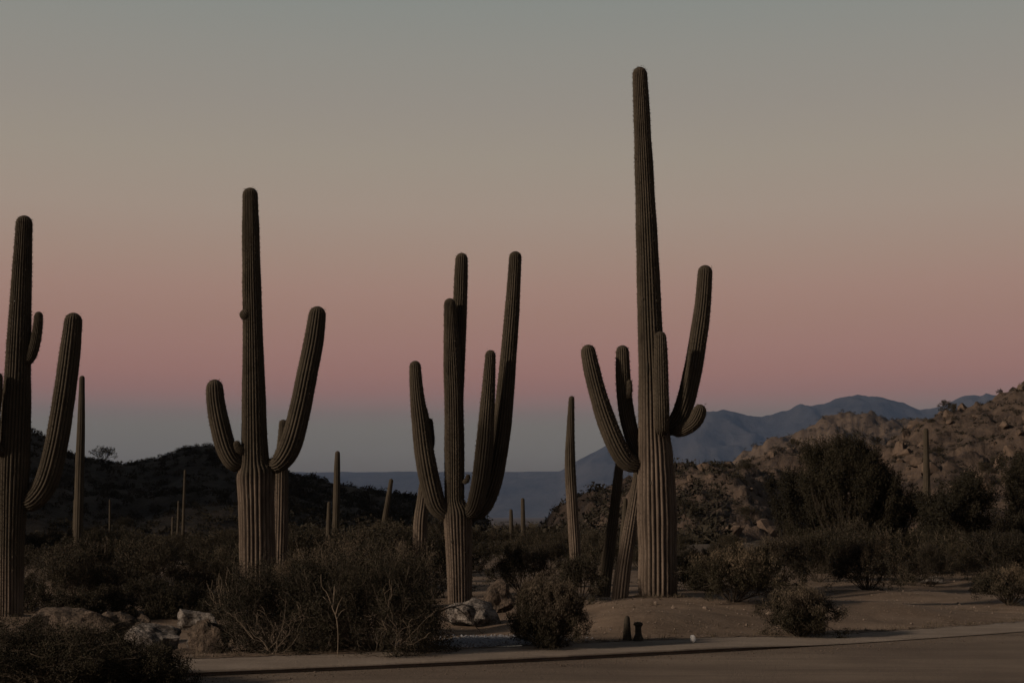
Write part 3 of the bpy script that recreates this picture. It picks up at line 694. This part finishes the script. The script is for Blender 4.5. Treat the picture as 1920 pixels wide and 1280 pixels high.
zone(34, 500, 830, 26, 70, 0.5, 0.95, "dark creosote shrub on the slope behind the big dark thicket", "shrubs on the slope behind the thicket", 22)
zone(60, 870, 1210, 36, 150, 0.35, 0.75, "creosote shrub on the flat behind the white boulder", "shrubs on the middle flat", 23)
zone(34, 1490, 1920, 32, 75, 0.5, 1.0, "creosote shrub between the right sand flat and the rocky hill", "shrubs below the rocky hill", 24)
zone(12, 1275, 1490, 34, 70, 0.3, 0.55, "low creosote shrub between the spreading bush and the tan rocky hump", "low shrubs before the rocky hump", 27)
zone(70, 1262, 1920, 100, 205, 0.45, 0.95, "small dark shrub growing on the rocky hillside", "shrubs on the rocky hillside", 25)
zone(26, 60, 800, 75, 190, 0.5, 0.9, "shrub on the face of the dark scrub-covered hill", "shrubs on the dark hill", 26)

# uncountable scrub: one mass per place
def scrub_mass(name, label, n, pos_fn, size, tri, seed, mat, ntri=46):
    r = np.random.default_rng(seed); xy = pos_fn(r, n); z = land_z(xy[:, 0], xy[:, 1]); n = len(xy)
    rr_ = np.hypot(xy[:, 0], xy[:, 1])
    sz = size * r.uniform(0.5, 1.3, n)
    d = norm(r.normal(size=(n, ntri, 3))); d[..., 2] = np.abs(d[..., 2]) * 0.9
    c = np.stack([xy[:, 0], xy[:, 1], z], -1)[:, None] + d * (sz[:, None] * r.uniform(0.35, 1.0, (n, ntri)))[..., None]
    e = r.normal(size=(n, ntri, 3, 3)) * (tri * sz[:, None, None, None])
    V = (c[:, :, None] + e).reshape(-1, 3)
    o = obj(name, mesh(name, V, np.arange(len(V)).reshape(-1, 3)), mat); o["kind"] = "stuff"; tag(o, label, 'scrub'); return o
def polar_fn(px0, px1, r0, r1, logr=True):
    def f(r, n):
        a = np.arctan((r.uniform(px0, px1, n) - 960) / F)
        d = np.exp(r.uniform(math.log(r0), math.log(r1), n)) if logr else r.uniform(r0, r1, n)
        return np.stack([d * np.sin(a), d * np.cos(a)], -1)
    return f
scrub_mass('hill_scrub', "dark scrub covering the left hill", 6500, polar_fn(-350, 960, 70, 228, False), 0.55, 0.14, 31, M['scrub'])
scrub_mass('plain_scrub', "far scrub spread over the plain in the middle distance", 5200, polar_fn(500, 1350, 85, 1500), 1.0, 0.13, 32, M['scrub'])
scrub_mass('rocky_hill_scrub', "low scrub dotted over the rocky hill", 3000, polar_fn(1200, 2100, 105, 225, False), 0.42, 0.16, 33, M['scrub'], 36)

scrub_mass('ridge_scrub', "scrub dotted over the far brown ridge", 3800, polar_fn(1300, 2000, 1050, 1790, False), 2.6, 0.16, 34, M['scrub'], 26)

# ---------------------------------------------------------------- rocks
def rock_mesh(name, seed, subdiv, cuts, rough=0.06, smooth=False, squash=0.7):
    bm = bmesh.new(); bmesh.ops.create_icosphere(bm, subdivisions=subdiv, radius=1.0)
    V = np.array([v.co[:] for v in bm.verts]); r = np.random.default_rng(seed)
    V = V * (1 + 0.30 * fbm(V[:, 0] * 1.1 + seed * 3.1, V[:, 1] * 1.1, V[:, 2] * 1.1, 2, seed))[:, None]
    for k in range(cuts):
        nn = norm(r.normal(size=3)); dd = r.uniform(0.48, 0.80); ex = np.maximum(0, V @ nn - dd); V = V - ex[:, None] * nn[None] * 0.95
    nz = fbm(V[:, 0] * 1.6 + seed, V[:, 1] * 1.6, V[:, 2] * 1.6, 4, seed)
    V = V * (1 + rough * 2.2 * nz + rough * 0.5 * (ridged(V[:, 0] * 2.0 + V[:, 2] * 1.3, V[:, 1] * 2.0 - V[:, 2] * 1.6, 2, seed) - 0.7))[:, None]; V[:, 2] *= squash
    for v, c in zip(bm.verts, V): v.co = c
    me = bpy.data.meshes.new(name); bm.to_mesh(me); bm.free()
    for p in me.polygons: p.use_smooth = smooth
    return me
def rock(label, px, py, wpx, hpx, Y, seed, mat, dscale=0.8, subdiv=4, cuts=11, rot=0.0, rough=0.08):
    """px = centre, py = bottom of the rock in the photo, sizes in photo pixels at distance Y"""
    p = P(px, py, Y); w, h = px2m(wpx, Y), px2m(hpx, Y)
    o = obj('boulder', rock_mesh('boulder', seed, subdiv, cuts, rough, False, 1.0), mat, None, (p[0], Y, gz(p[0], Y) + h * 0.32))
    o.scale = (w * 0.56, w * 0.5 * dscale, h * 0.70); o.rotation_euler.z = rot
    return tag(o, label, 'boulder')
rock("pale white boulder in front of the many-armed saguaro", 895, 1147, 96, 54, 20.6, 3, M['whiterock'], rough=0.11)
rock("dark grey boulder behind the white one right of the many-armed saguaro", 930, 1124, 74, 46, 22.4, 8, M['tanrock'], rough=0.11)
rock("small pale stone between the many-armed saguaro and the white boulder", 855, 1116, 18, 16, 23.0, 9, M['whiterock'], subdiv=3)
rock("rounded tan boulder at the left end of the rock row", 235, 1164, 80, 58, 18.6, 12, M['tanrock'], rough=0.10)
rock("long pale boulder in the middle of the rock row", 300, 1174, 100, 60, 17.4, 14, M['whiterock'], rough=0.11)
rock("small pale rock on top of the left rock row", 272, 1128, 34, 22, 21.2, 15, M['tanrock'], subdiv=3)
rock("grey boulder at the back of the rock row", 375, 1146, 100, 46, 20.5, 16, M['whiterock'], rough=0.10)
rock("tall cracked tan boulder at the right end of the rock row", 396, 1186, 84, 72, 16.9, 17, M['tanrock'], rough=0.11)
rock("small bluish stone below the rock row", 362, 1172, 24, 22, 17.9, 18, M['whiterock'], subdiv=3)
rock("large tan boulder behind the corner shrub", 102, 1166, 165, 78, 18.2, 19, M['tanrock'], rough=0.10)
rock("small tan stone poking out of the corner shrub", 215, 1198, 24, 18, 16.6, 20, M['tanrock'], subdiv=3)
rock("low pale stones at the right sand flat's far edge", 1745, 1064, 44, 14, 33.5, 21, M['whiterock'], subdiv=3)
sl_ = rock("long flat sand-coloured slab between the rock row and the corner shrub", 345, 1196, 150, 14, 17.3, 23, M['tanrock'], dscale=0.35, cuts=10, rough=0.04)
o = rock("small white round stone at the back edge of the pavement", 1300, 1196, 11, 11, 17.6, 25, M['white'], dscale=1.0, subdiv=3, cuts=4, rough=0.03)
o.location.z += 0.015
for i, (px, py, w) in enumerate([(843, 1152, 7), (1262, 1140, 7), (1322, 1141, 9), (1230, 1133, 8), (1150, 1140, 5), (1400, 1172, 6)]):
    rock(["tiny stone left of the white boulder", "tiny stone right of the tallest cactus's foot", "pale tiny stone left of the spreading bush",
          "tiny stone against the tallest cactus's foot", "tiny stone on the mound left of the tallest cactus", "tiny stone left of the low tufted bush"][i],
         px, py, w, w * 0.7, hit(px, py)[1], 60 + i, M['pebble'], subdiv=2, cuts=6)
# boulders embedded in the rocky hillside: pieces of the hill
rm = [rock_mesh('hill_boulder%d' % i, 100 + i, 2, 12, 0.12, False, 0.75) for i in range(7)]
for m_ in rm: m_.materials.append(M['boulder'])
r = np.random.default_rng(8)
for i in range(290):
    a = r.uniform(1255, 1960); d = r.uniform(75, 222) if i % 3 else r.uniform(150, 215)
    x = d * math.sin(math.atan((a - 960) / F)); y = d * math.cos(math.atan((a - 960) / F)); z = float(rocky_hill.z(x, y)); zg = float(ground_z(x, y))
    if z < zg: continue
    s = float(r.lognormal(-0.42, 0.5)) * 0.78
    o = obj('boulder', rm[int(r.integers(7))], None, rh, (x, y, z + 0.1 * s)); o.scale = (s * r.uniform(0.8, 1.5), s, s * r.uniform(0.9, 1.5)); o.rotation_euler = (r.uniform(-.6, .6), r.uniform(-.6, .6), r.uniform(0, 6.28))

# pebbles and gravel
def pebbles(name, label, xy, sizes, mat, seed):
    r = np.random.default_rng(seed); n = len(xy)
    base = np.array([[1, 0, 0], [-1, 0, 0], [0, 1, 0], [0, -1, 0], [0, 0, 1], [0, 0, -0.6]], float)
    F8 = np.array([[0, 2, 4], [2, 1, 4], [1, 3, 4], [3, 0, 4], [2, 0, 5], [1, 2, 5], [3, 1, 5], [0, 3, 5]])
    V = base[None] * sizes[:, None, None] * r.uniform(0.6, 1.2, (n, 6, 1)); V[..., 2] *= 0.7
    a = r.uniform(0, 6.28, n); c, s = np.cos(a), np.sin(a)
    x = V[..., 0] * c[:, None] - V[..., 1] * s[:, None]; y = V[..., 0] * s[:, None] + V[..., 1] * c[:, None]
    z = ground_z(xy[:, 0], xy[:, 1])
    V = np.stack([x + xy[:, :1], y + xy[:, 1:], V[..., 2] + z[:, None] + sizes[:, None] * 0.2], -1).reshape(-1, 3)
    o = obj(name, mesh(name, V, (np.arange(n)[:, None, None] * 6 + F8[None]).reshape(-1, 3)), mat); o["kind"] = "stuff"; tag(o, label, 'gravel'); return o
r = np.random.default_rng(5)
n = 9000; Yp = r.uniform(13, 34, n); xp = (r.uniform(300, 1920, n) - 960) / F * Yp
xy = np.stack([xp, Yp], -1); xy = xy[xy[:, 1] > back_y(xy[:, 0]) + 0.02]
pebbles('loose_pebbles', "loose pebbles scattered over the sand", xy, r.lognormal(-4.6, 0.45, len(xy)), M['pebble'], 1)
c = hit(905, 1203); n = 5200
q = r.normal(0, 1, (n, 2)) * np.array([0.42, 0.36]); ang = 0.45
xy = np.stack([c[0] + q[:, 0] * math.cos(ang) - q[:, 1] * math.sin(ang), c[1] + q[:, 0] * math.sin(ang) + q[:, 1] * math.cos(ang)], -1)
xy = xy[xy[:, 1] > back_y(xy[:, 0]) - 0.02]
pebbles('gravel_patch', "patch of pale bluish gravel between the big dark thicket and the round bush", xy, r.lognormal(-4.1, 0.3, len(xy)), M['gravel'], 2)

# dry grass, fallen twigs and road grit
def tufts(name, label, xy, seed, mat, hmin, hmax, nb, flat=False):
    r = np.random.default_rng(seed); n = len(xy); z = ground_z(xy[:, 0], xy[:, 1])
    b = np.stack([xy[:, 0], xy[:, 1], z], -1)[:, None] + np.concatenate([r.normal(0, 0.03 if not flat else 0.10, (n, nb, 2)), np.full((n, nb, 1), 0.006 if flat else -0.01)], -1)
    d = norm(r.normal(0, 0.5, (n, nb, 3)) + np.array([0, 0, 1.0])) if not flat else norm(r.normal(0, 1, (n, nb, 3)) * np.array([1, 1, 0.10]))
    l = r.uniform(hmin, hmax, (n, nb, 1)); w = norm(np.cross(d, r.normal(size=(n, nb, 3)))) * r.uniform(0.002, 0.005, (n, nb, 1))
    V = np.stack([b - w, b + w, b + d * l], 2).reshape(-1, 3)
    o = obj(name, mesh(name, V, np.arange(len(V)).reshape(-1, 3)), mat); o["kind"] = "stuff"; tag(o, label, 'litter')
r = np.random.default_rng(15)
n = 900; Yp = r.uniform(14, 30, n); xp = (r.uniform(330, 1920, n) - 960) / F * Yp
xy = np.stack([xp, Yp], -1); k_ = fbm(xp * 0.8, Yp * 0.8, 0, 3, 2) > 0.12
xy = xy[k_ & (xy[:, 1] > back_y(xy[:, 0]) + 0.02)]
xb = r.uniform(-4, 9, 260); edge = np.stack([xb, back_y(xb) + np.abs(r.normal(0, 0.10, 260))], -1)
a_ = r.uniform(0, 6.28, 70); base = np.stack([2.31 + 0.34 * np.cos(a_), 22.55 + 0.34 * np.sin(a_)], -1)
tufts('dry_grass', "sparse dry grass tufts on the sand", np.concatenate([xy, edge[:120], base]), 1, M['dry'], 0.03, 0.11, 9)
tufts('fallen_twigs', "fallen twigs and litter lying on the sand", np.concatenate([xy[:260], edge[120:], base]), 2, M['twig'], 0.04, 0.16, 5, True)
n = 2600; xr = r.uniform(-4.5, 9, n); dr = np.abs(r.normal(0, 0.45, n)) + 0.02
q = pebbles('road_grit', "loose grit along the edge of the road", np.stack([xr, back_y(xr) + 0.5], -1), r.lognormal(-5.0, 0.35, n), M['grit'], 3)
co_ = np.zeros(len(q.data.vertices) * 3, np.float32); q.data.vertices.foreach_get("co", co_); co_ = co_.reshape(-1, 6, 3)
co_[..., 1] += (lip_y(xr) - dr - back_y(xr) - 0.5)[:, None]; co_[..., 2] -= ground_z(xr, back_y(xr) + 0.5)[:, None]
q.data.vertices.foreach_set("co", co_.ravel()); q.data.update()

# ---------------------------------------------------------------- small things
def lathe(name, prof, n=14, wob=0.06, seed=0):
    r = np.random.default_rng(seed); th = np.arange(n) / n * 2 * math.pi; prof = np.array(prof)
    rad = prof[:, :1] * (1 + wob * r.normal(size=(len(prof), n)))
    V = np.stack([rad * np.cos(th), rad * np.sin(th), np.repeat(prof[:, 1:], n, 1)], -1).reshape(-1, 3)
    top = np.array([[0, 0, prof[-1, 1] + 0.003]]); k = len(V); l0 = (len(prof) - 1) * n
    tri = np.stack([l0 + np.arange(n), l0 + (np.arange(n) + 1) % n, np.full(n, k)], -1)
    return mesh(name, np.vstack([V, top]), [grid_faces(len(prof), n, True), tri], True)
p = hit(1176, 1199)
o = obj('short_post', lathe('short_post', [(0.062, -0.05), (0.058, 0.03), (0.046, 0.10), (0.040, 0.20), (0.034, 0.265), (0.020, 0.29), (0.004, 0.295)], seed=1), M['dark'], None, (p[0], p[1], gz(p[0], p[1])))
tag(o, "taller of two short dark stubs on the sand behind the pavement, tapering upward", 'post')
p = hit(1197, 1200)
o = obj('short_post', lathe('short_post', [(0.066, -0.05), (0.060, 0.03), (0.040, 0.08), (0.036, 0.15), (0.040, 0.175), (0.056, 0.19), (0.054, 0.215), (0.03, 0.225), (0.004, 0.227)], seed=2), M['dark'], None, (p[0], p[1], gz(p[0], p[1])))
tag(o, "shorter of two short dark stubs, with a flared cap", 'post')
p = hit(889, 1166)
bm = bmesh.new(); bmesh.ops.create_cube(bm, size=1.0)
for v in bm.verts: v.co.x *= 0.11; v.co.y *= 0.10; v.co.z *= 0.125
bmesh.ops.bevel(bm, geom=list(bm.edges), offset=0.008, segments=2, affect='EDGES')
me = bpy.data.meshes.new('small_box'); bm.to_mesh(me); bm.free()
o = obj('small_box', me, M['dark'], None, (p[0], p[1], gz(p[0], p[1]) + 0.055)); o.rotation_euler = (0.03, 0.05, 0.4)
tag(o, "small dark square box on the sand below the white boulder", 'box')

# bleached dead branches
def twigs(name, label, pts_list, Y, mat, cat='branch'):
    S0, S1, R0, R1 = [], [], [], []
    b = None
    for pl in pts_list:
        C = catmull([(*P(a, c_, Y + dy), w * 0.5 * Y / F) for a, c_, w, dy in pl], 14)
        if b is None: b = C[0, :3].copy(); 
        S0.append(C[:-1, :3]); S1.append(C[1:, :3]); R0.append(C[:-1, 3]); R1.append(C[1:, 3])
    V, f = tubes(np.concatenate(S0), np.concatenate(S1), np.concatenate(R0), np.concatenate(R1))
    return tag(obj(name, mesh(name, V - b, f, True), mat, None, b), label, cat)
twigs('dead_sapling', "thin bleached dead sapling standing in front of the big dark thicket",
      [[(633, 1232, 1.8, 0), (634, 1190, 1.8, 0), (631, 1158, 2.4, .02), (623, 1138, 2.4, .02), (614, 1112, 1.7, .04), (603, 1098, 1.4, .05), (602, 1076, 1.0, .05)],
       [(630, 1150, 3, 0), (635, 1132, 2.2, -.05), (642, 1118, 1.4, -.08)], [(624, 1138, 3, 0), (626, 1120, 2.2, .1), (627, 1098, 1.4, .15)],
       [(622, 1134, 2.4, 0), (612, 1124, 1.6, -.1), (606, 1118, 1.2, -.1)], [(631, 1160, 2.4, 0), (640, 1146, 1.6, .1), (650, 1140, 1.2, .1)]], 15.7, M['paletwig'])
twigs('dead_branch', "dark bare branch reaching over the sand right of the big dark thicket",
      [[(800, 1160, 5, 0), (825, 1146, 4, -.05), (848, 1137, 3.2, -.1), (868, 1148, 2.6, -.15), (890, 1172, 2, -.2), (906, 1188, 1.4, -.2)],
       [(848, 1137, 3, -.1), (870, 1133, 2, -.05), (886, 1140, 1.4, 0)], [(820, 1150, 3, 0), (850, 1168, 2, -.1), (880, 1168, 1.4, -.15)]], 16.6, M['twig'])

# scars and nest holes on the big trunks: parts of their cactus
bm = bmesh.new(); bmesh.ops.create_icosphere(bm, subdivisions=2, radius=1.0)
hole_me = bpy.data.meshes.new('scar'); bm.to_mesh(hole_me); bm.free(); hole_me.materials.append(M['dark'])
byl = {o["label"]: o for o in bpy.data.objects if o.name.startswith('saguaro_cactus')}
for key, Y, wpx, lst in [("tallest", 22.6, 0, [(1214, 690, 5, 24, 24), (1206, 560, 5, 7, 20), (1222, 905, 7, 9, 33), (1240, 985, 6, 16, 35)]),
                    ("saguaro with a short", 25.0, 0, [(470, 655, 5, 7, 18), (468, 930, 6, 12, 31)]), ("many-armed", 25.4, 0, [(848, 1015, 5, 8, 24), (850, 700, 4, 6, 15)]),
                    ("tall saguaro cut", 21.5, 0, [(30, 720, 6, 9, 24)])]:
    root = next(o for l, o in byl.items() if l.startswith(key))
    for px, py, w, h, rp in lst:
        p = P(px, py, Y - rp * Y / F * 0.93)
        o = obj('scar', hole_me, None, root, p - np.array(root.location)); o.scale = (w * 0.5 * Y / F, 0.018, h * 0.5 * Y / F)

# ---------------------------------------------------------------- haze
hz = bpy.data.meshes.new('haze'); bm = bmesh.new(); bmesh.ops.create_cube(bm, size=1.0)
for v in bm.verts:
    v.co.x *= 28400; v.co.y *= 28400; v.co.z = 1120 if v.co.z > 0 else -60
bm.to_mesh(hz); bm.free()
hm = bpy.data.materials.new('haze_air'); hm.use_nodes = True; t_ = hm.node_tree; t_.nodes.clear()
pv_ = t_.nodes.new('ShaderNodeVolumePrincipled'); pv_.inputs['Color'].default_value = (0.36, 0.55, 0.96, 1); pv_.inputs['Density'].default_value = 2.0e-5; pv_.inputs['Anisotropy'].default_value = 0.0
ou = t_.nodes.new('ShaderNodeOutputMaterial'); t_.links.new(pv_.outputs[0], ou.inputs['Volume'])
ho = obj('haze', hz, hm); ho["kind"] = "stuff"; tag(ho, "thin bluish evening haze in the air", 'haze')
